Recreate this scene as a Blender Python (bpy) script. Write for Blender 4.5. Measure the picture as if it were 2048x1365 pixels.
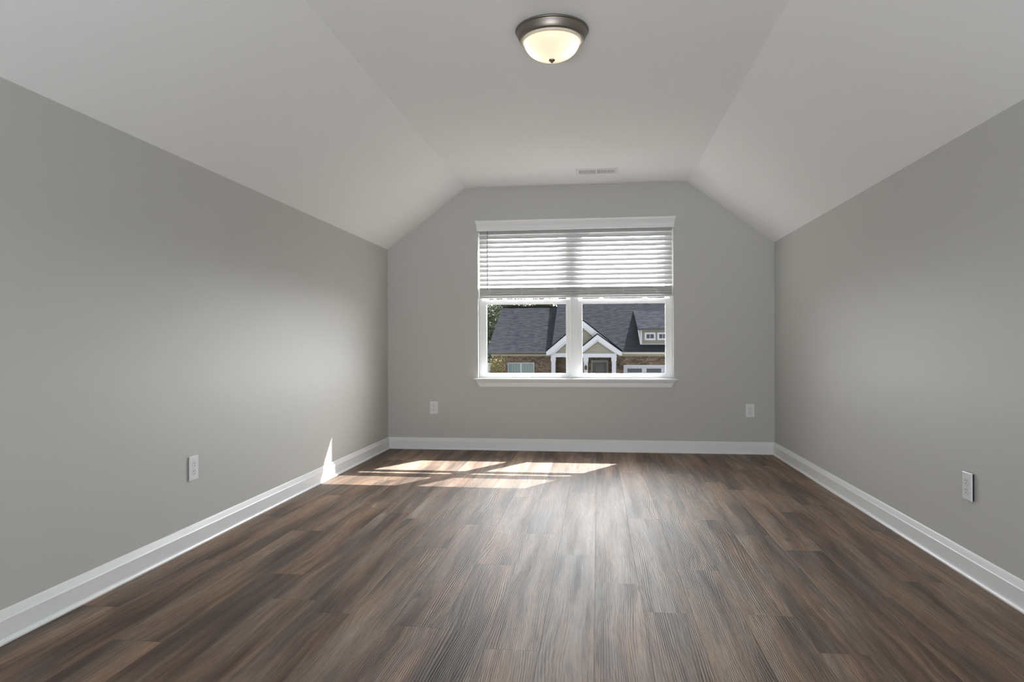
import bpy, bmesh, math, random
from mathutils import Vector, Matrix
from mathutils import noise as mnoise
random.seed(7)
SC = bpy.context.scene
for o in list(bpy.data.objects):
    bpy.data.objects.remove(o)
C = SC.collection
R = math.radians

# ---------------------------------------------------------------- room dimensions (metres)
CAMZ = 0.9888
XL, XR, YB, YR = -1.9693, 1.5588, 6.4257, -2.6
ZK, ZC = 1.8825, 2.44
CL, CR = -1.2185, 0.8092                      # creases of the vaulted ceiling
OX0, OX1, OZ0, OZ1 = -1.105, 0.683, 0.667, 2.10   # window opening
WT = 0.16

# ---------------------------------------------------------------- camera
cam = bpy.data.cameras.new('camera')
cam.sensor_width = 36.0
cam.lens = 1396.76 / 2048 * 36
cam.shift_y = 5.32 / 2048
cam.clip_start = 0.05; cam.clip_end = 400
co = bpy.data.objects.new('camera', cam); C.objects.link(co)
co.matrix_world = (Matrix.Translation((0, 0, CAMZ)) @ Matrix.Rotation(0.1216, 4, 'Z')
                   @ Matrix.Rotation(R(90), 4, 'X') @ Matrix.Rotation(-0.0030, 4, 'Z'))
SC.camera = co
# ---------------------------------------------------------------- exposure
vs = SC.view_settings
SC.display_settings.display_device = 'sRGB'
vs.view_transform = 'Standard'; vs.look = 'None'; vs.exposure = 0.26; vs.gamma = 1.0
vs.use_curve_mapping = False
try:
    SC.cycles.max_bounces = 14; SC.cycles.diffuse_bounces = 10; SC.cycles.glossy_bounces = 5
    SC.cycles.transparent_max_bounces = 16; SC.cycles.transmission_bounces = 8
    SC.cycles.caustics_reflective = False; SC.cycles.caustics_refractive = False
    SC.cycles.sample_clamp_indirect = 8
    SC.cycles.use_denoising = True
except Exception:
    pass
# ---------------------------------------------------------------- sky: bright haze round the sun, dimmer behind us
SUN_TO = Vector((0.61, 1.0, 1.10)).normalized()     # towards the sun
SUN_E, SKY_BASE, SKY_GLOW = 20.5, 1.0, 26.0
w = bpy.data.worlds.new('sky'); SC.world = w; w.use_nodes = True
nt = w.node_tree; nt.nodes.clear()
def N(t, ty, **k):
    n = t.nodes.new(ty)
    for a, v in k.items():
        setattr(n, a, v)
    return n
tc = N(nt, 'ShaderNodeTexCoord')
dot = N(nt, 'ShaderNodeVectorMath', operation='DOT_PRODUCT')
nt.links.new(tc.outputs['Generated'], dot.inputs[0]); dot.inputs[1].default_value = Vector((0.25, 1.0, 0.12)).normalized()
mx = N(nt, 'ShaderNodeMath', operation='MAXIMUM'); nt.links.new(dot.outputs['Value'], mx.inputs[0]); mx.inputs[1].default_value = 0
pw = N(nt, 'ShaderNodeMath', operation='POWER'); nt.links.new(mx.outputs[0], pw.inputs[0]); pw.inputs[1].default_value = 3.0
mr = N(nt, 'ShaderNodeMath', operation='MULTIPLY_ADD'); nt.links.new(pw.outputs[0], mr.inputs[0])
mr.inputs[1].default_value = SKY_GLOW; mr.inputs[2].default_value = SKY_BASE
bg = N(nt, 'ShaderNodeBackground'); bg.inputs['Color'].default_value = (0.98, 0.985, 1.0, 1)
nt.links.new(mr.outputs[0], bg.inputs['Strength'])
wo = N(nt, 'ShaderNodeOutputWorld'); nt.links.new(bg.outputs[0], wo.inputs[0])
# ---------------------------------------------------------------- sun
sl = bpy.data.lights.new('sun', 'SUN'); sl.energy = SUN_E; sl.angle = R(0.53); sl.color = (1, 0.98, 0.94)
so = bpy.data.objects.new('sun', sl); C.objects.link(so)
so.rotation_euler = SUN_TO.to_track_quat('Z', 'Y').to_euler(); so.location = (8, 14, 16)
# ---------------------------------------------------------------- fill light added low behind the viewer, no fixture, lifts walls and ceiling
FILL_W = 60
al = bpy.data.lights.new('fill_light', 'AREA'); al.shape = 'RECTANGLE'; al.size = 3.0; al.size_y = 0.30
al.energy = FILL_W; al.color = (0.90, 0.96, 1.0)
ao = bpy.data.objects.new('fill_light', al); C.objects.link(ao)
al.spread = R(115)
ao.location = (-0.2, YR + 0.25, 0.15)
ao.rotation_euler = Vector((0, -0.88, -0.48)).to_track_quat('Z', 'Y').to_euler()

# ================================================================ materials
def mat(name):
    m = bpy.data.materials.new(name); m.use_nodes = True
    t = m.node_tree
    return m, t, t.nodes['Principled BSDF']
def plain(name, col, rough=0.5, metal=0.0, spec=0.5, bump=0.0, bscale=80, coat=0):
    m, t, b = mat(name)
    b.inputs['Base Color'].default_value = (*col, 1); b.inputs['Roughness'].default_value = rough
    b.inputs['Metallic'].default_value = metal; b.inputs['Specular IOR Level'].default_value = spec
    if bump:
        g = N(t, 'ShaderNodeNewGeometry')
        n = N(t, 'ShaderNodeTexNoise'); n.inputs['Scale'].default_value = bscale; n.inputs['Detail'].default_value = 3
        t.links.new(g.outputs['Position'], n.inputs['Vector'])
        bp = N(t, 'ShaderNodeBump'); bp.inputs['Strength'].default_value = bump; bp.inputs['Distance'].default_value = 0.002
        t.links.new(n.outputs['Fac'], bp.inputs['Height']); t.links.new(bp.outputs[0], b.inputs['Normal'])
    return m
def mth(t, op, a, b=None, c=None, clamp=False):
    n = N(t, 'ShaderNodeMath', operation=op); n.use_clamp = clamp
    for i, x in enumerate((a, b, c)):
        if x is None: continue
        if isinstance(x, (int, float)): n.inputs[i].default_value = x
        else: t.links.new(x, n.inputs[i])
    return n.outputs[0]
def ramp(t, fac, stops, interp='LINEAR'):
    r = N(t, 'ShaderNodeValToRGB'); r.color_ramp.interpolation = interp
    e = r.color_ramp.elements
    while len(e) < len(stops): e.new(0.5)
    for i, (p, c) in enumerate(stops):
        e[i].position = p; e[i].color = (*c, 1) if len(c) == 3 else c
    t.links.new(fac, r.inputs[0]); return r.outputs[0]
def mixc(t, fac, a, b, blend='MIX'):
    n = N(t, 'ShaderNodeMix', data_type='RGBA', blend_type=blend)
    for s, x in ((n.inputs[0], fac), (n.inputs[6], a), (n.inputs[7], b)):
        if isinstance(x, (int, float)): s.default_value = x
        elif isinstance(x, tuple): s.default_value = (*x, 1)
        else: t.links.new(x, s)
    return n.outputs[2]
def comb(t, x, y, z=0.0):
    n = N(t, 'ShaderNodeCombineXYZ')
    for i, v in enumerate((x, y, z)):
        if isinstance(v, (int, float)): n.inputs[i].default_value = v
        else: t.links.new(v, n.inputs[i])
    return n.outputs[0]
def noise(t, vec, scale=1.0, detail=3, rough=0.5, dist=0.0):
    n = N(t, 'ShaderNodeTexNoise'); n.inputs['Scale'].default_value = scale; n.inputs['Detail'].default_value = detail
    n.inputs['Roughness'].default_value = rough; n.inputs['Distortion'].default_value = dist
    t.links.new(vec, n.inputs['Vector']); return n.outputs['Fac']

M = {}
M['wall'] = plain('grey_wall_paint', (0.545, 0.545, 0.525), 0.55, spec=0.3, bump=0.10, bscale=260)
M['ceiling'] = plain('white_ceiling_paint', (0.88, 0.885, 0.89), 0.9, spec=0.2)
M['trim'] = plain('white_trim_paint', (0.80, 0.81, 0.82), 0.35)
M['vinyl'] = plain('white_vinyl', (0.82, 0.83, 0.84), 0.35)
M['plate'] = plain('white_outlet_plastic', (0.78, 0.79, 0.80), 0.3)
M['slot'] = plain('outlet_slot_black', (0.03, 0.03, 0.03), 0.6)
M['gapshade'] = plain('outlet_gap_shade_black', (0.012, 0.012, 0.012), 0.8)
M['nickel'] = plain('brushed_nickel', (0.27, 0.24, 0.21), 0.42, metal=1.0)
M['vent'] = plain('white_vent_enamel', (0.78, 0.78, 0.78), 0.45)
M['duct'] = plain('dark_duct', (0.30, 0.30, 0.30), 0.8)
M['cord'] = plain('white_ladder_cord', (0.82, 0.82, 0.8), 0.7)
M['wand'] = plain('smoky_clear_wand', (0.30, 0.30, 0.30), 0.15)

def m_slat():
    m, t, b = mat('white_blind_slat')
    b.inputs['Base Color'].default_value = (0.64, 0.64, 0.64, 1); b.inputs['Roughness'].default_value = 0.4
    tr = N(t, 'ShaderNodeBsdfTranslucent'); tr.inputs[0].default_value = (0.85, 0.84, 0.80, 1)
    mx = N(t, 'ShaderNodeMixShader'); mx.inputs[0].default_value = 0.03
    t.links.new(b.outputs[0], mx.inputs[1]); t.links.new(tr.outputs[0], mx.inputs[2])
    t.links.new(mx.outputs[0], t.nodes['Material Output'].inputs[0]); return m
M['slat'] = m_slat()
def m_glass(name='window_glass', tint=(0.96, 0.97, 0.97)):
    m = bpy.data.materials.new(name); m.use_nodes = True; t = m.node_tree; t.nodes.clear()
    tr = N(t, 'ShaderNodeBsdfTransparent'); tr.inputs[0].default_value = (*tint, 1)
    gl = N(t, 'ShaderNodeBsdfGlossy'); gl.inputs['Roughness'].default_value = 0.02
    lw_ = N(t, 'ShaderNodeLayerWeight'); lw_.inputs[0].default_value = 0.5
    fr_ = mth(t, 'MULTIPLY_ADD', mth(t, 'POWER', lw_.outputs['Facing'], 5.0), 0.6, 0.025)
    mx = N(t, 'ShaderNodeMixShader'); o = N(t, 'ShaderNodeOutputMaterial')
    t.links.new(fr_, mx.inputs[0]); t.links.new(tr.outputs[0], mx.inputs[1]); t.links.new(gl.outputs[0], mx.inputs[2])
    t.links.new(mx.outputs[0], o.inputs[0]); return m
M['glass'] = m_glass()

def m_bowl():
    m, t, b = mat('frosted_glass_bowl')
    b.inputs['Base Color'].default_value = (0.80, 0.68, 0.52, 1); b.inputs['Roughness'].default_value = 0.25
    tr = N(t, 'ShaderNodeBsdfTranslucent'); tr.inputs[0].default_value = (1.0, 0.90, 0.76, 1)
    mx = N(t, 'ShaderNodeMixShader'); mx.inputs[0].default_value = 0.6
    t.links.new(b.outputs[0], mx.inputs[1]); t.links.new(tr.outputs[0], mx.inputs[2])
    em = N(t, 'ShaderNodeEmission'); em.inputs[0].default_value = (1.0, 0.85, 0.68, 1); em.inputs[1].default_value = 0.34
    ad = N(t, 'ShaderNodeAddShader'); t.links.new(mx.outputs[0], ad.inputs[0]); t.links.new(em.outputs[0], ad.inputs[1])
    t.links.new(ad.outputs[0], t.nodes['Material Output'].inputs[0]); return m
M['bowl'] = m_bowl()

# vinyl plank floor: planks 0.178 x 1.382 m along Y, end joints staggered as laid
PW, PL, PX0 = 0.178, 1.382, -0.190
JOINT = {-11: .62, -10: 1.05, -9: .25, -8: .78, -7: .1, -6: 1.2, -5: 2.468, -4: .55, -3: 1.0, -2: 3.091, -1: 2.235, 0: 3.27,
         1: 2.904, 2: 2.61, 3: 3.113, 4: 2.625, 5: 2.327, 6: .7, 7: 2.86, 8: .3, 9: 1.1, 10: .5}
def m_floor():
    m, t, b = mat('vinyl_plank_floor')
    g = N(t, 'ShaderNodeNewGeometry'); s = N(t, 'ShaderNodeSeparateXYZ'); t.links.new(g.outputs['Position'], s.inputs[0])
    X, Y = s.outputs[0], s.outputs[1]
    u = mth(t, 'DIVIDE', mth(t, 'SUBTRACT', X, PX0), PW)
    row = mth(t, 'FLOOR', u); fu = mth(t, 'FRACT', u)
    off = ramp(t, mth(t, 'DIVIDE', mth(t, 'ADD', row, 11.5), 22.0),
               [((n + 11) / 22.0, ((JOINT[n] % PL) / PL,) * 3) for n in sorted(JOINT)], 'CONSTANT')
    v = mth(t, 'SUBTRACT', mth(t, 'DIVIDE', Y, PL), off)
    col = mth(t, 'FLOOR', v); fv = mth(t, 'FRACT', v)
    wn = N(t, 'ShaderNodeTexWhiteNoise', noise_dimensions='2D'); t.links.new(comb(t, row, col), wn.inputs['Vector'])
    rnd = wn.outputs['Value']; sc = N(t, 'ShaderNodeSeparateColor'); t.links.new(wn.outputs['Color'], sc.inputs[0])
    r2, r3 = sc.outputs[1], sc.outputs[2]
    o1 = mth(t, 'MULTIPLY', rnd, 37.0); o2 = mth(t, 'MULTIPLY', r2, 53.0)
    XX = mth(t, 'ADD', X, o1); YY = mth(t, 'ADD', Y, o2)
    # wandering of the grain
    wob = noise(t, comb(t, mth(t, 'MULTIPLY', XX, 3.0), mth(t, 'MULTIPLY', YY, 1.3), o1), 1.0, 2, 0.5)
    XW = mth(t, 'ADD', XX, mth(t, 'MULTIPLY', mth(t, 'SUBTRACT', wob, 0.5), 0.10))
    blotch = noise(t, comb(t, mth(t, 'MULTIPLY', XW, 8.5), mth(t, 'MULTIPLY', YY, 0.85), o2), 1.0, 2.5, 0.5)
    hue = noise(t, comb(t, mth(t, 'MULTIPLY', XW, 12.0), mth(t, 'MULTIPLY', YY, 1.4), o1), 1.0, 2, 0.5)
    streak = noise(t, comb(t, mth(t, 'MULTIPLY', XW, 55), mth(t, 'MULTIPLY', YY, 1.6), o2), 1.0, 4, 0.6)
    fine = noise(t, comb(t, mth(t, 'MULTIPLY', XW, 230), mth(t, 'MULTIPLY', YY, 9.0), o1), 1.0, 3, 0.6)
    tone = mth(t, 'ADD', mth(t, 'MULTIPLY', blotch, 0.66), mth(t, 'MULTIPLY', streak, 0.34))
    tone = mth(t, 'ADD', tone, mth(t, 'MULTIPLY', mth(t, 'SUBTRACT', r3, 0.5), 0.02))
    c = ramp(t, tone, [(0.32, (0.040, 0.025, 0.017)), (0.42, (0.108, 0.072, 0.051)), (0.51, (0.195, 0.137, 0.101)),
                       (0.60, (0.295, 0.212, 0.155)), (0.70, (0.39, 0.295, 0.22))])
    warm = mixc(t, ramp(t, hue, [(0.40, (0, 0, 0)), (0.66, (1, 1, 1))]), c, (1.14, 0.97, 0.84), 'MULTIPLY')
    cool = mixc(t, ramp(t, hue, [(0.30, (1, 1, 1)), (0.46, (0, 0, 0))]), warm, (0.95, 0.98, 1.0), 'MULTIPLY')
    c = mixc(t, mth(t, 'MULTIPLY', ramp(t, fine, [(0.40, (1, 1, 1)), (0.53, (0, 0, 0))]), 0.34), cool, (0.028, 0.02, 0.016))
    # knots
    vo = N(t, 'ShaderNodeTexVoronoi'); vo.inputs['Scale'].default_value = 1.0; vo.inputs['Randomness'].default_value = 1.0
    t.links.new(comb(t, mth(t, 'MULTIPLY', XX, 6.5), mth(t, 'MULTIPLY', YY, 2.3)), vo.inputs['Vector'])
    kmask = mth(t, 'MULTIPLY', ramp(t, vo.outputs['Distance'], [(0.03, (1, 1, 1)), (0.13, (0, 0, 0))]),
                ramp(t, N_sep(t, vo.outputs['Color']), [(0.80, (0, 0, 0)), (0.84, (1, 1, 1))]))
    c = mixc(t, mth(t, 'MULTIPLY', kmask, 0.7), c, (0.02, 0.014, 0.010))
    # joints between planks
    ex = mth(t, 'MULTIPLY', mth(t, 'MINIMUM', fu, mth(t, 'SUBTRACT', 1.0, fu)), PW)
    ey = mth(t, 'MULTIPLY', mth(t, 'MINIMUM', fv, mth(t, 'SUBTRACT', 1.0, fv)), PL)
    ed = mth(t, 'MINIMUM', ex, ey)
    gap = ramp(t, mth(t, 'MULTIPLY', ed, 100.0), [(0.05, (1, 1, 1)), (0.16, (0, 0, 0))])
    c = mixc(t, mth(t, 'MULTIPLY', gap, 0.4), c, (0.02, 0.015, 0.012))
    t.links.new(c, b.inputs['Base Color'])
    # embossed ridges following the grain
    warp = noise(t, comb(t, mth(t, 'MULTIPLY', XX, 6.0), mth(t, 'MULTIPLY', YY, 0.75), o2), 1.0, 1, 0.5)
    ph = mth(t, 'MULTIPLY', mth(t, 'ADD', mth(t, 'MULTIPLY', XX, 1.0), mth(t, 'MULTIPLY', warp, 0.13)), 2 * math.pi / 0.0075)
    ridge = mth(t, 'SINE', ph)
    ridge = mth(t, 'POWER', mth(t, 'MULTIPLY_ADD', ridge, 0.5, 0.5), 2.0)
    rm = ramp(t, noise(t, comb(t, mth(t, 'MULTIPLY', XX, 22), mth(t, 'MULTIPLY', YY, 1.2), o2), 1.0, 2, 0.5), [(0.40, (0.15,) * 3), (0.60, (1,) * 3)])
    hgt = mth(t, 'ADD', mth(t, 'MULTIPLY', mth(t, 'MULTIPLY', ridge, rm), -0.6), mth(t, 'MULTIPLY', fine, 0.9))
    hgt = mth(t, 'ADD', hgt, mth(t, 'MULTIPLY', gap, -0.5))
    bp = N(t, 'ShaderNodeBump'); bp.inputs['Strength'].default_value = 0.8; bp.inputs['Distance'].default_value = 0.0018
    t.links.new(hgt, bp.inputs['Height']); t.links.new(bp.outputs[0], b.inputs['Normal'])
    b.inputs['Roughness'].default_value = 0.53
    b.inputs['Specular IOR Level'].default_value = 0.36
    return m
def N_sep(t, col):
    s = N(t, 'ShaderNodeSeparateColor'); t.links.new(col, s.inputs[0]); return s.outputs[0]
M['floor'] = m_floor()

def m_shingle():
    m, t, b = mat('asphalt_shingles')
    g = N(t, 'ShaderNodeNewGeometry'); s = N(t, 'ShaderNodeSeparateXYZ'); t.links.new(g.outputs['Position'], s.inputs[0])
    br = N(t, 'ShaderNodeTexBrick'); br.inputs['Scale'].default_value = 1.0
    br.inputs['Brick Width'].default_value = 0.30; br.inputs['Row Height'].default_value = 0.066; br.inputs['Mortar Size'].default_value = 0.004
    br.inputs['Color1'].default_value = (0.0175, 0.019, 0.024, 1); br.inputs['Color2'].default_value = (0.021, 0.023, 0.031, 1)
    br.inputs['Mortar'].default_value = (0.012, 0.013, 0.018, 1); br.inputs['Mortar Smooth'].default_value = 0.4
    t.links.new(comb(t, s.outputs[0], s.outputs[2]), br.inputs['Vector'])
    n = noise(t, comb(t, mth(t, 'MULTIPLY', s.outputs[0], 2.5), mth(t, 'MULTIPLY', s.outputs[2], 14.0)), 1.0, 4, 0.65)
    c = mixc(t, ramp(t, n, [(0.42, (0, 0, 0)), (0.62, (0.9,) * 3)]), br.outputs['Color'], (0.037, 0.038, 0.042))
    t.links.new(c, b.inputs['Base Color']); b.inputs['Roughness'].default_value = 1.0; b.inputs['Specular IOR Level'].default_value = 0.0
    return m
M['shingle'] = m_shingle()
def m_brick():
    m, t, b = mat('mottled_brick')
    g = N(t, 'ShaderNodeNewGeometry'); s = N(t, 'ShaderNodeSeparateXYZ'); t.links.new(g.outputs['Position'], s.inputs[0])
    br = N(t, 'ShaderNodeTexBrick'); br.inputs['Scale'].default_value = 1.0
    br.inputs['Brick Width'].default_value = 0.21; br.inputs['Row Height'].default_value = 0.075; br.inputs['Mortar Size'].default_value = 0.006
    br.inputs['Color1'].default_value = (0.055, 0.035, 0.024, 1); br.inputs['Color2'].default_value = (0.21, 0.145, 0.11, 1)
    br.inputs['Mortar'].default_value = (0.17, 0.15, 0.12, 1)
    t.links.new(comb(t, mth(t, 'ADD', s.outputs[0], s.outputs[1]), s.outputs[2]), br.inputs['Vector'])
    n = noise(t, g.outputs['Position'], 9.0, 3, 0.7)
    c = mixc(t, ramp(t, n, [(0.54, (0, 0, 0)), (0.66, (0.75,) * 3)]), br.outputs['Color'], (0.36, 0.30, 0.24))
    t.links.new(c, b.inputs['Base Color']); b.inputs['Roughness'].default_value = 0.9
    return m
M['brick'] = m_brick()
def m_siding(name, col):
    m, t, b = mat(name)
    g = N(t, 'ShaderNodeNewGeometry'); s = N(t, 'ShaderNodeSeparateXYZ'); t.links.new(g.outputs['Position'], s.inputs[0])
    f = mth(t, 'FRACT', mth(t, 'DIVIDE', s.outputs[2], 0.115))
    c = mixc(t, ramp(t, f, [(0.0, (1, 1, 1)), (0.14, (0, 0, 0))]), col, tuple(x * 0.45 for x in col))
    t.links.new(c, b.inputs['Base Color']); b.inputs['Roughness'].default_value = 0.7
    return m
M['siding'] = m_siding('tan_lap_siding', (0.25, 0.238, 0.20))
M['white_ext'] = plain('white_exterior_trim', (0.50, 0.52, 0.60), 0.5)
M['cream'] = plain('cream_frieze_board', (0.42, 0.40, 0.35), 0.6)
M['dark_edge'] = plain('dark_drip_edge', (0.014, 0.015, 0.020), 1.0, spec=0.0)
M['gutter'] = plain('dark_gutter', (0.05, 0.05, 0.055), 0.5)
M['dark_glass'] = plain('dark_exterior_glass', (0.05, 0.06, 0.07), 0.1)
M['teal_glass'] = plain('curtained_exterior_glass', (0.17, 0.24, 0.25), 0.2)
M['door_dark'] = plain('dark_entry_door', (0.10, 0.09, 0.085), 0.5)
M['lantern'] = plain('black_lantern_metal', (0.015, 0.015, 0.018), 0.5)
M['fence'] = plain('white_vinyl_fence', (0.70, 0.76, 0.84), 0.5)
M['bark'] = plain('tree_bark', (0.07, 0.05, 0.035), 0.9)
def m_leaf(name, a, b_):
    m, t, b = mat(name)
    g = N(t, 'ShaderNodeNewGeometry')
    c = mixc(t, ramp(t, g.outputs['Random Per Island'], [(0.1, (0, 0, 0)), (0.9, (1, 1, 1))]), a, b_)
    t.links.new(c, b.inputs['Base Color']); b.inputs['Roughness'].default_value = 0.7; b.inputs['Specular IOR Level'].default_value = 0.2
    return m
M['leaf'] = m_leaf('dark_green_leaves', (0.030, 0.045, 0.022), (0.10, 0.125, 0.07))
M['leaf_y'] = m_leaf('yellow_green_leaves', (0.08, 0.09, 0.03), (0.34, 0.27, 0.08))
M['grass'] = plain('grass_ground', (0.13, 0.13, 0.11), 0.95)
M['stucco'] = plain('house_outer_siding', (0.45, 0.45, 0.43), 0.8)

# ================================================================ mesh helpers
class MB:
    def __init__(s): s.v = []; s.f = []; s.smooth = False
    def add(s, vs, fs):
        k = len(s.v); s.v += [tuple(v) for v in vs]; s.f += [tuple(i + k for i in f) for f in fs]; return s
    def box(s, x0, x1, y0, y1, z0, z1):
        vs = [(x, y, z) for z in (z0, z1) for y in (y0, y1) for x in (x0, x1)]
        return s.add(vs, [(0, 2, 3, 1), (4, 5, 7, 6), (0, 1, 5, 4), (2, 6, 7, 3), (0, 4, 6, 2), (1, 3, 7, 5)])
    def quad(s, *p): return s.add(p, [(0, 1, 2, 3)])
    def prism(s, pts, d):
        """closed polygon pts (3D) swept by vector d"""
        n = len(pts); d = Vector(d)
        vs = [Vector(p) for p in pts] + [Vector(p) + d for p in pts]
        fs = [tuple(range(n))[::-1], tuple(range(n, 2 * n))] + [(i, (i + 1) % n, (i + 1) % n + n, i + n) for i in range(n)]
        return s.add(vs, fs)
    def loft(s, rings, cap=True):
        n = len(rings[0]); k = len(s.v)
        for r in rings: s.v += [tuple(p) for p in r]
        for j in range(len(rings) - 1):
            for i in range(n):
                a = k + j * n + i; b = k + j * n + (i + 1) % n
                s.f.append((a, b, b + n, a + n))
        if cap:
            s.f.append(tuple(k + i for i in range(n))[::-1]); s.f.append(tuple(k + (len(rings) - 1) * n + i for i in range(n)))
        return s
    def lathe(s, prof, cx, cy, n=64, cap=False):
        rings = [[(cx + r * math.cos(2 * math.pi * i / n), cy + r * math.sin(2 * math.pi * i / n), z) for i in range(n)] for r, z in prof]
        s.smooth = True; return s.loft(rings, cap)
    def tube(s, p, q, r, n=10):
        p, q = Vector(p), Vector(q); d = (q - p).normalized(); a = d.orthogonal().normalized(); b = d.cross(a)
        rings = [[c + (a * math.cos(2 * math.pi * i / n) + b * math.sin(2 * math.pi * i / n)) * r for i in range(n)] for c in (p, q)]
        return s.loft(rings)
    def build(s, name, m, parent=None, bevel=0.0, loc=None, recalc=True):
        me = bpy.data.meshes.new(name)
        vs = s.v
        if loc is not None: vs = [(x - loc[0], y - loc[1], z - loc[2]) for x, y, z in vs]
        me.from_pydata(vs, [], s.f); me.update()
        bm = bmesh.new(); bm.from_mesh(me)
        if recalc: bmesh.ops.recalc_face_normals(bm, faces=bm.faces)
        bm.to_mesh(me); bm.free()
        if s.smooth:
            for p in me.polygons: p.use_smooth = True
        me.materials.append(m)
        o = bpy.data.objects.new(name, me); C.objects.link(o)
        if parent: o.parent = parent
        if loc is not None: o.location = loc
        if bevel:
            md = o.modifiers.new('bevel', 'BEVEL'); md.width = bevel; md.segments = 2; md.limit_method = 'ANGLE'; md.angle_limit = R(40)
        return o
def thing(name, label, cat, loc=(0, 0, 0), rz=0.0, group=None):
    o = bpy.data.objects.new(name, None); C.objects.link(o); o.location = loc; o.rotation_euler = (0, 0, rz)
    o.empty_display_size = 0.1
    o['label'] = label; o['category'] = cat
    if group: o['group'] = group
    return o
def struct(o, label):
    o['kind'] = 'structure'; o['label'] = label; return o
def local(o_parent, parts):
    """parts are built in world coordinates; keep them there under a parent placed at its base"""
    for p in parts:
        p.matrix_parent_inverse = Matrix.Translation(-Vector(o_parent.location))

def under(root):
    """re-express world-built children relative to the root"""
    inv = Matrix.Translation(-Vector(root.location))
    for o in list(C.objects):
        if o.parent is root:
            o.data.transform(inv)
            stack = [c for c in C.objects if c.parent is o]
            for c in stack:
                c.data.transform(inv)

# ================================================================ room shell
b = MB().box(XL - .15, XR + .15, YR - .15, YB + WT, -0.12, 0.0)
struct(b.build('floor', M['floor']), 'dark brown wood-look plank floor running towards the window')
b = MB().box(XL - .12, XL, YR - .0, YB, 0, ZK); wl = struct(b.build('wall_left', M['wall']), 'grey painted low wall on the left')
b = MB().box(XR, XR + .12, YR - .0, YB, 0, ZK); wr = struct(b.build('wall_right', M['wall']), 'grey painted low wall on the right')
# vaulted ceiling: one folded slab
T = 0.10
prof = [(XL, ZK), (CL, ZC), (CR, ZC), (XR, ZK), (XR + .13, ZK + .02), (CR + .06, ZC + T), (CL - .06, ZC + T), (XL - .13, ZK + .02)]
MBc = MB()
MBc.prism([(x, YR, z) for x, z in prof], (0, YB - YR, 0))
struct(MBc.build('ceiling', M['ceiling']), 'white vaulted ceiling with sloping sides and flat middle')

def end_wall(y0, y1, hx0, hx1, hz0, hz1, name, label, mat_, xm=0.12):
    """wall at y0..y1 with the room's hexagonal outline and one opening"""
    bm_ = MB()
    def top(x):
        if x < CL: return ZK + (ZC - ZK) * (x - XL) / (CL - XL)
        if x > CR: return ZC + (ZK - ZC) * (x - CR) / (XR - CR)
        return ZC
    def panel(x0, x1, zlo):
        xs = sorted({x0, x1, *[x for x in (CL, CR) if x0 < x < x1]})
        pts = [(x0, y0, zlo), (x1, y0, zlo)] + [(x, y0, top(x)) for x in reversed(xs)]
        bm_.prism(pts, (0, y1 - y0, 0))
    panel(XL, hx0, 0); panel(hx1, XR, 0); panel(hx0, hx1, hz1)
    bm_.box(hx0, hx1, y0, y1, 0, hz0)
    o = bm_.build(name, mat_)
    # merge coincident corners so that the pieces form one wall
    bm2 = bmesh.new(); bm2.from_mesh(o.data)
    bmesh.ops.remove_doubles(bm2, verts=bm2.verts, dist=1e-5); bm2.to_mesh(o.data); bm2.free()
    return struct(o, label)
end_wall(YB, YB + WT, OX0, OX1, OZ0 - 0.012, OZ1, 'wall_back', 'grey gable-shaped wall with the twin window', M['wall'])
MBr = MB().prism([(x, YR - .12, z) for x, z in [(XL, 0), (XR, 0), (XR, ZK), (CR, ZC), (CL, ZC), (XL, ZK)]], (0, .12, 0))
struct(MBr.build('wall_front', M['wall']), 'grey gable wall at the other end of the room')

# baseboards: colonial profile with a shoe bead
BH, BT = 0.108, 0.015
bprof = [(0, 0), (BT + .010, 0), (BT + .010, .006), (BT + .006, .013), (BT, .016), (BT, .076), (BT - .002, .080), (BT - .009, .101), (BT - .0105, .105), (0.002, BH), (0, BH)]
def base(name, a, b_, nrm, label):
    bm_ = MB(); n = Vector(nrm)
    ring = lambda p: [Vector(p) + n * d + Vector((0, 0, z)) for d, z in bprof]
    bm_.loft([ring(a), ring(b_)])
    struct(bm_.build(name, M['trim']), label)
base('baseboard_left', (XL, YR, 0), (XL, YB, 0), (1, 0, 0), 'white baseboard along the left wall')
base('baseboard_right', (XR, YR, 0), (XR, YB, 0), (-1, 0, 0), 'white baseboard along the right wall')
base('baseboard_back', (XL, YB, 0), (XR, YB, 0), (0, -1, 0), 'white baseboard under the window')
base('baseboard_front', (XL, YR, 0), (XR, YR, 0), (0, 1, 0), 'white baseboard behind the viewer')

# ================================================================ window (setting)
F0 = YB + 0.085                                # inner face of the window unit
win = MB()
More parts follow.
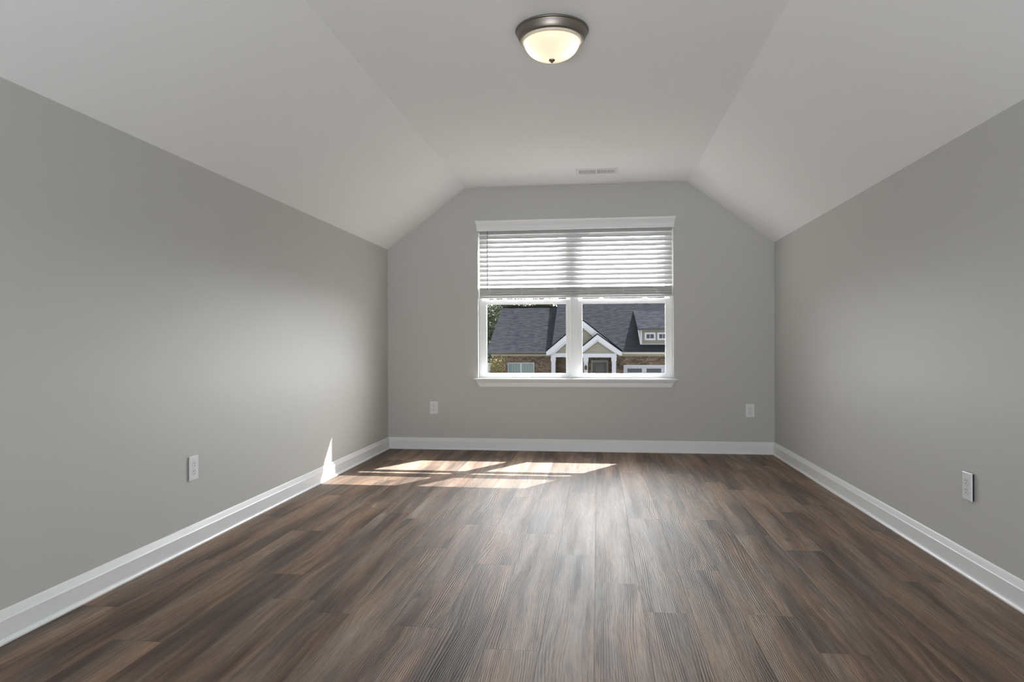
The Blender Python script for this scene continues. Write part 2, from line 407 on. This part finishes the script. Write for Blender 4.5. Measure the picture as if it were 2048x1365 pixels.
# outer frame and mullion
fw = 0.030
win.box(OX0, OX0 + fw, F0, YB + WT, OZ0 - .012, OZ1); win.box(OX1 - fw, OX1, F0, YB + WT, OZ0 - .012, OZ1)
win.box(OX0 + fw, OX1 - fw, F0, YB + WT, OZ1 - .04, OZ1); win.box(OX0 + fw, OX1 - fw, F0 - .004, YB + WT, OZ0 - .012, OZ0 + .012)
w1 = struct(win.build('window_1', M['vinyl'], bevel=0.003), 'white twin double-hung window looking onto the house opposite')
MX0, MX1 = -0.250, -0.175
mm = MB().box(MX0, MX1, F0 - .006, YB + WT, OZ0 + .012, OZ1 - .04)
mm.box(MX0 + .004, MX0 + .010, F0 - .009, F0, OZ0 + .012, OZ1 - .04)
mm.build('mullion', M['vinyl'], w1, bevel=0.002)
def sash(x0, x1, z0, z1, gx0, gx1, gz0, gz1, y0, y1, nm):
    s_ = MB()
    s_.box(x0, gx0, y0, y1, z0, z1); s_.box(gx1, x1, y0, y1, z0, z1)
    s_.box(gx0, gx1, y0, y1, z0, gz0); s_.box(gx0, gx1, y0, y1, gz1, z1)
    # glazing bead
    for (a, b1, c, d) in ((gx0, gx0 + .005, gz0, gz1), (gx1 - .005, gx1, gz0, gz1), (gx0, gx1, gz0, gz0 + .005), (gx0, gx1, gz1 - .005, gz1)):
        s_.box(a, b1, y0 + .008, y1 - .004, c, d)
    o = s_.build(nm, M['vinyl'], w1, bevel=0.0015)
    yg = (y0 + y1) / 2
    MB().box(gx0 + .002, gx1 - .002, yg - .002, yg + .002, gz0 + .002, gz1 - .002).build('glass_pane', M['glass'], o)
    return o
LOCKS = []
for (a0, a1, g0, g1) in ((OX0 + fw, MX0, -1.040, -0.285), (MX1, OX1 - fw, -0.142, 0.622)):
    lo = sash(a0, a1, OZ0 + .012, 1.400, g0, g1, 0.706, 1.363, F0 + .004, F0 + .032, 'lower_sash')
    up = sash(a0, a1, 1.360, OZ1 - .04, g0, g1, 1.400, 2.02, F0 + .036, F0 + .064, 'upper_sash')
    for fx in (0.24, 0.76):
        x = g0 + (g1 - g0) * fx
        lk = MB(); lk.box(x - .030, x + .030, F0 + .000, F0 + .030, 1.400, 1.406); lk.lathe([(0.0005, 1.416), (.010, 1.416), (.013, 1.412), (.013, 1.404)], x, F0 + .016, 16)
        lk.box(x - .024, x + .004, F0 + .008, F0 + .018, 1.404, 1.413)
        lk.smooth = False
        lk.build('sash_lock', M['vinyl'], lo)
# stool and apron (interior sill)
st = MB(); st.box(OX0 - .036, OX1 + .030, YB - .038, YB, OZ0 - .016, OZ0); st.box(OX0, OX1, YB, F0, OZ0 - .012, OZ0)
st.build('window_sill', M['trim'], w1, bevel=0.004)
ap = MB()
aprof = [(0.0, .650), (.024, .650), (.022, .640), (.014, .628), (.012, .600), (.010, .588), (.0, .583)]
def ap_ring(x, sgn):
    return [(x + sgn * (-.062 + .062 * (z - .583) / (.650 - .583)) * 0.62 * 1.0, YB - d, z) for d, z in aprof]
ap.loft([ap_ring(OX0 - .018, -1), ap_ring(OX1 + .012, 1)])
ap.build('window_apron', M['trim'], w1)

# ================================================================ blind
bl = thing('window_blind', 'white horizontal slat blind half raised over the twin window', 'blind', (-0.211, YB + .03, OZ1))
BX0, BX1 = OX0 + .014, OX1 - .010
YC = YB + 0.040
# valance with mitred flared returns
vp = [(0.0, 2.035), (.016, 2.035), (.018, 2.046), (.022, 2.052), (.024, 2.075), (.034, 2.098), (.044, 2.112), (.046, 2.128), (.0, 2.128)]
def v_ring(x, sgn): return [(x + sgn * d * 0.45, YB - d - .002, z) for d, z in vp]
va = MB().loft([v_ring(OX0 + .004, -1), v_ring(OX1 - .004, 1)])
va.build('valance', M['trim'], bl)
MB().box(BX0, BX1, YC - .025, YC + .028, 2.045, 2.095).build('head_rail', M['slat'], bl, bevel=.002)
def slat_mesh(z, tilt, yc=YC, dx=0.0, arch=0.0010):
    s_ = MB(); n = 6; wd = 0.0508; th = .0027
    ca, sa = math.cos(tilt), math.sin(tilt)
    ring = []
    for side in (1, -1):
        rng = range(n + 1) if side == 1 else range(n, -1, -1)
        for i in rng:
            q = (i / n - .5); y = q * wd; h = arch * (1 - (2 * q) ** 2) + side * th / 2
            ring.append((y * ca - h * sa, y * sa + h * ca))
    s_.loft([[(BX0 + dx, yc + y, z + h) for y, h in ring], [(BX1 + dx, yc + y, z + h) for y, h in ring]])
    return s_
PITCH = 0.0437; TILT = R(60)
LAD = [-1.00, -0.69, -0.39, -0.075, 0.235, 0.54]
zt = 2.030
for i in range(12):
    slat_mesh(zt - i * PITCH, TILT, dx=random.uniform(-.001, .001)).build('slat', M['slat'], bl)
z = 1.4355
for i in range(17):
    slat_mesh(z + i * 0.0046, R(random.uniform(-2.0, 2.0)), dx=random.uniform(-.002, .002), yc=YC + random.uniform(-.001, .001), arch=.0012).build('slat', M['slat'], bl)
MB().box(BX0, BX1, YC - .0254, YC + .0254, 1.413, 1.431).build('bottom_rail', M['slat'], bl, bevel=.003)
for x in LAD:
    ld = MB()
    ld.tube((x, YC - .030, 2.05), (x, YC - .030, 1.42), .0008, 6)
    ld.tube((x, YC + .030, 2.05), (x, YC + .030, 1.42), .0008, 6)
    for i in range(12):
        z_ = zt - i * PITCH - .004
        ld.tube((x, YC - .030, z_ - .0165), (x, YC + .030, z_ + .0165), .0006, 5)
    # slack ladder loops gathered in front of the stack
    for k in range(7):
        z_ = 1.510 - k * .0125; r_ = .0065
        pts = [(x + (.006 if k % 2 else -.006) + r_ * math.cos(a), YC - .031 - .003 * math.sin(a / 2), z_ + r_ * 1.1 * math.sin(a)) for a in [j * math.pi / 5 for j in range(11)]]
        for p, q in zip(pts[:-1], pts[1:]): ld.tube(p, q, .0010, 5)
    ld.build('ladder_cord', M['cord'], bl)
wd_ = MB(); wd_.tube((-1.000 + .015, YB - .0, 2.04), (-1.000 + .017, YB - .004, 1.50), .0032, 8)
wd_.v = [(x - .030, y, z) for x, y, z in wd_.v]
wd_.tube((-1.013, YB - .004, 1.502), (-1.013, YB - .004, 1.487), .0045, 8)
wd_.build('tilt_wand', M['wand'], bl)
under(bl)

# ================================================================ ceiling light
LX, LY = -0.205, 3.235
lt = thing('ceiling_light', 'flush round ceiling light with frosted glass bowl and brushed nickel rim', 'ceiling light', (LX, LY, ZC))
pan = MB().lathe([(0.001, ZC - .001), (.168, ZC - .001), (.170, ZC - .005), (.168, ZC - .009), (.163, ZC - .010), (.162, ZC - .014), (.158, ZC - .028), (.151, ZC - .043), (.147, ZC - .047), (.141, ZC - .048), (.139, ZC - .044), (.139, ZC - .012), (.001, ZC - .010)], LX, LY, 96)
pan.build('metal_pan', M['nickel'], lt)
ring = MB().lathe([(.1395, ZC - .040), (.1405, ZC - .052), (.137, ZC - .056), (.130, ZC - .058), (.128, ZC - .054), (.128, ZC - .042)], LX, LY, 96)
ring.build('glass_rim', plain('pale_glass_rim', (0.80, 0.72, 0.60), 0.2), lt)
bp_ = []
for i in range(19):
    a = i / 18 * math.pi / 2
    bp_.append((.1285 * math.cos(a) ** 0.86 if i < 18 else .0015, ZC - .052 - .084 * math.sin(a)))
bowl = MB().lathe(bp_, LX, LY, 96); bo = bowl.build('glass_bowl', M['bowl'], lt)
fin = MB().lathe([(.001, ZC - .134), (.014, ZC - .135), (.0145, ZC - .138), (.011, ZC - .142), (.006, ZC - .145), (.0055, ZC - .149), (.001, ZC - .151)], LX, LY, 32)
fin.build('finial', M['nickel'], lt)
for dx, dy in ((-.078, -.01), (.070, -.02)):
    pl = bpy.data.lights.new('ceiling_light_bulb', 'POINT'); pl.energy = 0.17; pl.color = (1.0, 0.86, 0.70); pl.shadow_soft_size = 0.028
    po = bpy.data.objects.new('ceiling_light_bulb', pl); C.objects.link(po); po.location = (LX + dx, LY + dy, ZC - .080)
under(lt)

# ================================================================ ceiling vent
vt = thing('ceiling_vent', 'white slotted metal air vent set in the ceiling near the window wall', 'vent', (0.0, 5.92, ZC))
VX0, VX1, VY0, VY1 = -.176, .178, 5.832, 6.012
fr = MB(); zf = ZC - .006
fr.box(VX0, VX1, VY0, VY0 + .030, zf, ZC - .0005); fr.box(VX0, VX1, VY1 - .030, VY1, zf, ZC - .0005)
fr.box(VX0, VX0 + .030, VY0 + .03, VY1 - .03, zf, ZC - .0005); fr.box(VX1 - .030, VX1, VY0 + .03, VY1 - .03, zf, ZC - .0005)
fr.box(-.006, .006, VY0 + .03, VY1 - .03, zf, ZC - .0005)
fr.build('vent_frame', M['vent'], vt, bevel=.0015)
MB().box(VX0 + .03, VX1 - .03, VY0 + .03, VY1 - .03, ZC - .0015, ZC - .0005).build('vent_backing', M['duct'], vt)
for s_ in (-1, 1):
    for k in range(11):
        x = s_ * (.012 + k * .0125)
        MB().prism([(x, VY0 + .03, ZC - .0062), (x + .0065 , VY0 + .03, ZC - .0062), (x + .0065 + s_ * .002, VY0 + .03, ZC - .002), (x + s_ * .002, VY0 + .03, ZC - .002)], (0, VY1 - VY0 - .06, 0)).build('louver', M['vent'], vt)
for x in (VX0 + .012, VX1 - .012):
    MB().lathe([(.0005, zf - .0015), (.003, zf - .0012), (.004, zf)], x, 5.922, 12).build('vent_screw', M['vent'], vt)
under(vt)

# ================================================================ outlets (local: x across, z up, -y out of the wall)
def outlet(loc, rz, label, gap=0.0, tilt=0.0):
    o = thing('wall_outlet', label, 'outlet', loc, rz, None)
    W2, H2 = .0385, .0595
    # plate: stepped bevel profile
    rings = []
    for ins, y in ((0, 0), (0, -.002), (.0015, -.0042), (.004, -.0055)):
        rings.append([(x, y - gap, zz) for x, zz in ((-W2 + ins, -H2 + ins), (W2 - ins, -H2 + ins), (W2 - ins, H2 - ins), (-W2 + ins, H2 - ins))])
    p = MB().loft(rings).build('cover_plate', M['plate'], o, bevel=.0008)
    if gap:
        MB().box(-W2 + .004, W2 - .004, -gap, 0, -H2 + .004, H2 - .004).build('gap_shade_block', M['gapshade'], o)  # black block stands in for the shade in the gap behind the plate
    for sz in (.0195, -.0195):
        r_ = MB(); n = 40; pts = []
        for i in range(n):
            a = 2 * math.pi * i / n
            pts.append((.0172 * math.cos(a), max(-.0142, min(.0142, .0172 * math.sin(a)))))
        r_.loft([[(x, -.0052 - gap, sz + zz) for x, zz in pts], [(x, -.0066 - gap, sz + zz) for x, zz in pts], [(x * .95, -.0070 - gap, sz + zz * .95) for x, zz in pts]])
        rc = r_.build('receptacle', M['plate'], o)
        groove = MB()
        for i in range(n):
            a, c = pts[i], pts[(i + 1) % n]
            groove.add([(a[0] * 1.0, -.0058 - gap, sz + a[1]), (c[0], -.0058 - gap, sz + c[1]), (c[0] * 1.06, -.0058 - gap, sz + c[1] * 1.06), (a[0] * 1.06, -.0058 - gap, sz + a[1] * 1.06)], [(0, 1, 2, 3)])
        groove.build('groove', plain('outlet_groove_grey', (.35, .35, .35), .6), rc)
        MB().box(-.0076, -.0050, -.0073 - gap, -.0068 - gap, sz - .000, sz + .0085).build('slot', M['slot'], rc)
        MB().box(.0050, .0072, -.0073 - gap, -.0068 - gap, sz + .0010, sz + .0080).build('slot', M['slot'], rc)
        g_ = MB(); k = 14
        pp = [(.0027 * math.cos(2 * math.pi * i / k), sz - .0065 + .0027 * math.sin(2 * math.pi * i / k)) for i in range(k)]
        g_.loft([[(x, -.0068 - gap, zz) for x, zz in pp], [(x, -.0073 - gap, zz) for x, zz in pp]]).build('ground_hole', M['slot'], rc)
    sc_ = MB(); k = 14
    pp = [(.0026 * math.cos(2 * math.pi * i / k), .0026 * math.sin(2 * math.pi * i / k)) for i in range(k)]
    sc_.loft([[(x, -.0054 - gap, zz) for x, zz in pp], [(x * .8, -.0066 - gap, zz) for x, zz in pp]]).build('plate_screw', M['plate'], o)
    return o
outlet((-1.525, YB, .389), 0, 'white duplex outlet on the window wall, left of the window')
outlet((1.347, YB, .385), 0, 'white duplex outlet on the window wall, right of the window')
outlet((XL, 3.205, .3845), R(90), 'white duplex outlet low on the left side wall', gap=.004)
outlet((XR, 3.160, .381), R(-90), 'white duplex outlet standing off the right side wall with dark gap', gap=.008)

# ================================================================ outside: ground and our own house skin
struct(MB().box(-60, 60, YB + 1.0, 110, -2.45, -2.25).build('lawn', M['grass']), 'ground outside between the two houses')

struct(MB().box(-14, 14, YB + 1.2, 27, -2.26, -2.22).build('bounce_slab', plain('pale_bounce_slab', (0.42, 0.41, 0.39), 0.9)), 'unseen pale slab added outside to bounce light at the ceiling')  # unseen slab added to reflect sunlight in through the window
# ---------------- house opposite
H = thing('brick_house', 'single-storey brick house with dark shingle roofs seen through the window', 'house', (0, 40, -2.25))
G = -2.25
def roofslab(bm_, x0, x1, ya, za, yb, zb, t_=.14):
    bm_.prism([(x0, ya, za), (x0, yb, zb), (x0, yb, zb - t_), (x0, ya, za - t_)], (x1 - x0, 0, 0))
# left wing
lw = MB(); roofslab(lw, -6.05, -2.45, 38.0, .55, 44.5, 3.33); roofslab(lw, -6.05, -2.45, 51.0, .55, 44.5, 3.33)
lr = lw.build('wing_roof', M['shingle'], H)
MB().box(-6.05, -2.6, 44.42, 44.58, 3.32, 3.37).build('ridge_cap', M['dark_edge'], lr)
MB().box(-6.05, -2.45, 37.90, 38.0, .42, .53).build('gutter', M['gutter'], H, bevel=.01)
MB().box(-5.86, -2.33, 38.28, 38.40, .30, .46).build('frieze_board', M['cream'], H)
lwall = MB(); lwall.prism([(-5.85, 38.35, G), (-5.85, 50.6, G), (-5.85, 50.6, .5), (-5.85, 44.5, 3.15), (-5.85, 38.35, .5)], (3.6, 0, 0))
lwall.build('wing_wall', M['brick'], H)
# wing window
def xwin(x0, x1, z0, z1, y, parent, mull=True, frame=.045, gm='teal_glass', nm='front_window', deep=.06):
    f_ = MB(); f_.box(x0, x1, y - deep, y, z1 - frame, z1); f_.box(x0, x1, y - deep, y, z0, z0 + frame)
    f_.box(x0, x0 + frame, y - deep, y, z0 + frame, z1 - frame); f_.box(x1 - frame, x1, y - deep, y, z0 + frame, z1 - frame)
    if mull:
        m_ = (x0 + x1) / 2; f_.box(m_ - frame, m_ + frame, y - deep, y, z0 + frame, z1 - frame)
    fo = f_.build(nm, M['white_ext'], parent)
    MB().box(x0 + frame * .8, x1 - frame * .8, y - .02, y - .005, z0 + frame * .8, z1 - frame * .8).build('pane', M[gm], fo)
    return fo
wf = xwin(-4.92, -3.45, -1.35, -.06, 38.35, H)
bz = MB()
for k in range(9):
    x = -4.83 + k * .155
    if abs(x + 4.185) < .08: continue
    bz.box(x, x + .018, 38.322, 38.330, -1.28, -.12)
bz.build('window_curtain', plain('pale_blue_curtain_fold', (.34, .44, .45), .8), wf)
# main block
SL = .46
mrf = MB(); roofslab(mrf, -2.45, 9.0, 37.2, .52, 46.2, .52 + SL * 9.0); roofslab(mrf, -2.45, 9.0, 55.2, .52, 46.2, .52 + SL * 9.0)
mrf.build('main_roof', M['shingle'], H)
MB().prism([(-2.47, 37.2, .52 - .14), (-2.47, 46.2, .52 + SL * 9 - .14), (-2.47, 46.2, .52 + SL * 9 + .01), (-2.47, 37.2, .53)], (.03, 0, 0)).build('rake_edge', M['dark_edge'], H)
MB().box(1.2, 9.0, 37.12, 37.2, .40, .52).build('fascia_board', M['cream'], H)
MB().box(1.15, 8.8, 37.55, 37.63, .30, .44).build('frieze_board', M['cream'], H)
mw = MB(); mw.box(.98, 8.8, 37.62, 54.9, G, .45)
mw.build('garage_wall', M['brick'], H)
MB().box(-2.28, .98, 38.9, 54.9, G, .45).build('porch_back_wall', M['brick'], H)
MB().prism([(-2.3, 38.9, G), (-2.3, 54.9, G), (-2.3, 54.9, .45), (-2.3, 46.2, 4.3), (-2.3, 38.9, 1.1)], (.05, 0, 0)).build('main_gable_wall', M['siding'], H)
# garage door
gd = MB(); gd.box(1.50, 6.45, 37.56, 37.66, G, -.28)
for k in range(5): gd.box(1.50, 6.45, 37.553, 37.56, G + .02 + k * .39, G + .38 + k * .39)
gdo = gd.build('garage_door', M['white_ext'], H, bevel=.005)
gf = MB(); gf.box(1.38, 1.50, 37.52, 37.64, G, -.16); gf.box(6.45, 6.57, 37.52, 37.64, G, -.16); gf.box(1.50, 6.45, 37.52, 37.64, -.28, -.16)
gf.build('garage_door_trim', M['white_ext'], H)
for k in range(5):
    x = 1.58 + k * 1.0
    if x + .78 > 6.45: break
    MB().box(x, x + .76, 37.542, 37.552, -.56, -.35).build('garage_window', M['dark_glass'], gdo)
# big porch gable
def gable(xa, za, xl, xr, zb, y, yback, trim_w, nm, tm=.06):
    gr = MB()
    for (xe) in (xl, xr):
        d = Vector((xe - xa, 0, zb - za)); nrm = Vector((-d.z, 0, d.x)).normalized()
        if nrm.z < 0: nrm = -nrm
        p = [Vector((xa, y, za)), Vector((xe, y, zb)), Vector((xe, y, zb)) + nrm * tm, Vector((xa, y, za + tm / abs(nrm.z)))]
        gr.prism(p, (0, yback - y, 0))
    go = gr.build(nm + '_roof', M['shingle'], H)
    for (xe) in (xl, xr):
        d = Vector((xe - xa, 0, zb - za)); nrm = Vector((-d.z, 0, d.x)).normalized()
        if nrm.z < 0: nrm = -nrm
        e = MB(); p = [Vector((xa, y - .03, za)), Vector((xe, y - .03, zb)), Vector((xe, y - .03, zb)) + nrm * tm * .8, Vector((xa, y - .03, za + tm * .8 / abs(nrm.z)))]
        e.prism(p, (0, .03, 0)).build('drip_edge', M['dark_edge'], go)
        t_ = MB(); dv = trim_w / abs(nrm.z)
        p = [Vector((xa, y - .05, za)), Vector((xe, y - .05, zb)), Vector((xe, y - .05, zb - trim_w * .9)), Vector((xe + (xa - xe) * .10, y - .05, zb - trim_w * .9)), Vector((xa, y - .05, za - dv))]
        t_.prism(p, (0, .06, 0)).build('rake_board', M['white_ext'], go)
        # soffit return: inner thinner board
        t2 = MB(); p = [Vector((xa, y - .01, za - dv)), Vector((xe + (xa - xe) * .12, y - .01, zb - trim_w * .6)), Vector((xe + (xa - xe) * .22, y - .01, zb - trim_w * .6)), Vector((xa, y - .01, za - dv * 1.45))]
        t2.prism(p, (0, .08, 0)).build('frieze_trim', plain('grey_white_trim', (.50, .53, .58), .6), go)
    return go
gable(-.745, 2.17, -2.66, 1.27, .56, 36.6, 42.0, .20, 'large_gable')
MB().prism([(-.745, 36.72, 2.05), (-2.35, 36.72, .46), (.95, 36.72, .46)], (0, .1, 0)).build('large_gable_face', M['siding'], H)
gable(.005, 1.44, -1.09, 1.23, .545, 36.0, 38.5, .19, 'small_gable')
MB().prism([(.005, 36.12, 1.35), (-.92, 36.12, .44), (.96, 36.12, .44)], (0, .1, 0)).build('small_gable_face', M['siding'], H)
MB().box(-2.42, -.6, 36.66, 36.92, .27, .48).build('porch_beam', M['white_ext'], H)
MB().box(-.86, .98, 36.06, 36.32, .27, .47).build('porch_beam', M['white_ext'], H)
MB().box(-.86, -.66, 36.32, 38.9, .27, .47).build('porch_beam', M['white_ext'], H)
MB().box(-2.40, .98, 36.92, 38.9, .44, .50).build('porch_ceiling', M['cream'], H)
for (x, y) in ((-2.30, 36.79), (-.59, 36.19), (.84, 36.19)):
    c_ = MB().box(x - .105, x + .105, y - .105, y + .105, G + .12, .27)
    c_.box(x - .13, x + .13, y - .13, y + .13, .06, .27); c_.box(x - .13, x + .13, y - .13, y + .13, G + .12, G + .35)
    c_.build('porch_column', M['white_ext'], H)
MB().box(-2.5, 1.1, 36.0, 38.9, G, G + .12).build('porch_slab', M['cream'], H)
# entry door
dr = MB(); dr.box(-.36, -.26, 38.80, 38.9, G + .12, .06); dr.box(.50, .60, 38.80, 38.9, G + .12, .06); dr.box(-.26, .50, 38.80, 38.9, -.06, .06)
dro = dr.build('door_frame', plain('grey_door_frame', (.30, .30, .31), .6), H)
MB().box(-.26, .50, 38.83, 38.88, G + .14, -.06).build('entry_door', M['door_dark'], dro)
MB().box(-.12, .36, 38.81, 38.83, G + .5, -.15).build('door_glass', M['dark_glass'], dro)
def lantern(x, y, z):
    l = MB(); l.box(x - .035, x + .035, y - .03, y, z - .10, z + .10); l.box(x - .06, x + .06, y - .16, y - .04, z - .10, z + .06)
    l.loft([[(x - .07, y - .17, z + .06), (x + .07, y - .17, z + .06), (x + .07, y - .03, z + .06), (x - .07, y - .03, z + .06)],
            [(x - .01, y - .11, z + .14), (x + .01, y - .11, z + .14), (x + .01, y - .09, z + .14), (x - .01, y - .09, z + .14)]])
    l.tube((x, y - .1, z + .13), (x, y - .1, z + .19), .012, 6)
    return l.build('wall_lantern', M['lantern'], H)
lantern(1.13, 37.62, -.24); lantern(-.59, 36.085, -.26)
# shed dormer
DX0, DX1 = 2.12, 4.75
dm = MB(); roofslab(dm, DX0 + .02, DX1, 37.90, 1.80, 42.34, 2.93, .10)
dmo = dm.build('dormer_roof', M['shingle'], H)
MB().box(DX0 + .02, DX1, 37.86, 37.90, 1.69, 1.80).build('dormer_fascia', M['gutter'], dmo)
dwall = MB(); dwall.prism([(2.30, 38.13, .90), (2.30, 42.2, 2.75), (2.30, 38.13, 1.76)], (DX1 - .18 - 2.30, 0, 0))
dwo = dwall.build('dormer_wall', M['siding'], H)
tr_ = MB(); tr_.box(2.29, 2.38, 38.09, 38.13, .93, 1.72); tr_.box(2.29, DX1 - .18, 38.07, 38.13, .90, .95)
tr_.prism([(2.15, 37.92, 1.69), (2.22, 37.92, 1.69), (2.33, 38.10, .93), (2.28, 38.10, .93)], (0, .03, 0))
tr_.build('dormer_trim', M['white_ext'], dwo)
for k in range(3):
    x0 = 2.52 + k * .665
    f_ = xwin(x0, x0 + .585, 1.15, 1.57, 38.13, H, mull=False, frame=.10, gm='dark_glass', nm='dormer_window')
    MB().box(x0 + .28, x0 + .305, 38.08, 38.12, 1.24, 1.48).build('glazing_bar', M['white_ext'], f_)
under(H)

# ---------------- white fence beside the house
fe = thing('fence', 'white vinyl fence panel left of the brick house', 'fence', (-7.5, 39, G))
f_ = MB()
for k in range(20):
    x = -9.0 + k * .155; f_.box(x, x + .15, 38.95, 39.0, G + .05, -.16)
f_.build('fence_panel', M['fence'], fe)
MB().box(-9.0, -5.9, 38.93, 39.02, -.16, -.10).build('fence_rail', M['fence'], fe)
under(fe)

# ---------------- trees and shrub
def leaves(cx, cy, cz, rx, ry, rz, n, size, blobs=9, seed=1):
    rn = random.Random(seed); m_ = MB()
    cen = [(cx + rn.uniform(-.6, .6) * rx, cy + rn.uniform(-.6, .6) * ry, cz + rn.uniform(-.65, .65) * rz, rn.uniform(.32, .55)) for _ in range(blobs)]
    for i in range(n):
        c = rn.choice(cen); d = Vector((rn.gauss(0, 1), rn.gauss(0, 1), rn.gauss(0, 1))).normalized() * (rn.random() ** .35) * c[3]
        p = Vector((c[0] + d.x * rx, c[1] + d.y * ry, c[2] + d.z * rz))
        a = Vector((rn.gauss(0, 1), rn.gauss(0, 1), rn.gauss(0, 1))).normalized(); b_ = a.orthogonal().normalized(); s_ = size * rn.uniform(.6, 1.3)
        m_.add([p - a * s_, p + b_ * s_ * .45, p + a * s_, p - b_ * s_ * .45], [(0, 1, 2, 3)])
    return m_
def tree(x, y, h, rx, rz, label, seed, n=6000, size=.13):
    t_ = thing('tree', label, 'tree', (x, y, G), 0, 'trees behind the house opposite')
    tr = MB(); rn = random.Random(seed)
    tr.loft([[(x + r_ * math.cos(a), y + r_ * math.sin(a), z_) for a in [k * math.pi / 4 for k in range(8)]] for r_, z_ in ((.28, G), (.2, G + h * .35), (.07, G + h * .85))])
    for k in range(6):
        a = rn.uniform(0, 6.28); z_ = G + h * rn.uniform(.35, .6)
        tr.tube((x, y, z_), (x + rx * .6 * math.cos(a), y + rx * .6 * math.sin(a), z_ + h * .2), .05, 6)
    tr.build('trunk', M['bark'], t_)
    leaves(x, y, G + h - rz, rx, rx, rz, n, size, 14, seed).build('foliage', M['leaf'], t_, recalc=False)
    under(t_)
tree(-9.2, 54.0, 8.0, 2.9, 3.9, 'dark green tree standing left of the brick house roof', 3, n=14000)
tree(-13.2, 60.0, 8.6, 3.2, 4.2, 'dark green tree further left, mostly hidden by the window frame', 5)
tree(-7.0, 61.0, 7.9, 2.1, 2.6, 'dark green treetop above the left end of the roof ridge', 8, n=16000)
tree(-5.7, 66.5, 8.0, 1.9, 2.6, 'dark green treetop above the ridge beside the higher roof', 11, n=16000)
sh = thing('shrub', 'yellow-green leafy shrub in front of the brick wall', 'shrub', (-5.35, 37.6, G))
leaves(-5.38, 37.6, -1.15, .55, .45, 1.35, 2600, .055, 12, 21).build('foliage', M['leaf_y'], sh, recalc=False)
s_ = MB()
for k in range(5):
    a = k * 1.256; s_.tube((-5.35, 37.6, G), (-5.35 + .3 * math.cos(a), 37.6 + .25 * math.sin(a), -.9), .018, 6)
s_.build('stem', M['bark'], sh)
under(sh)
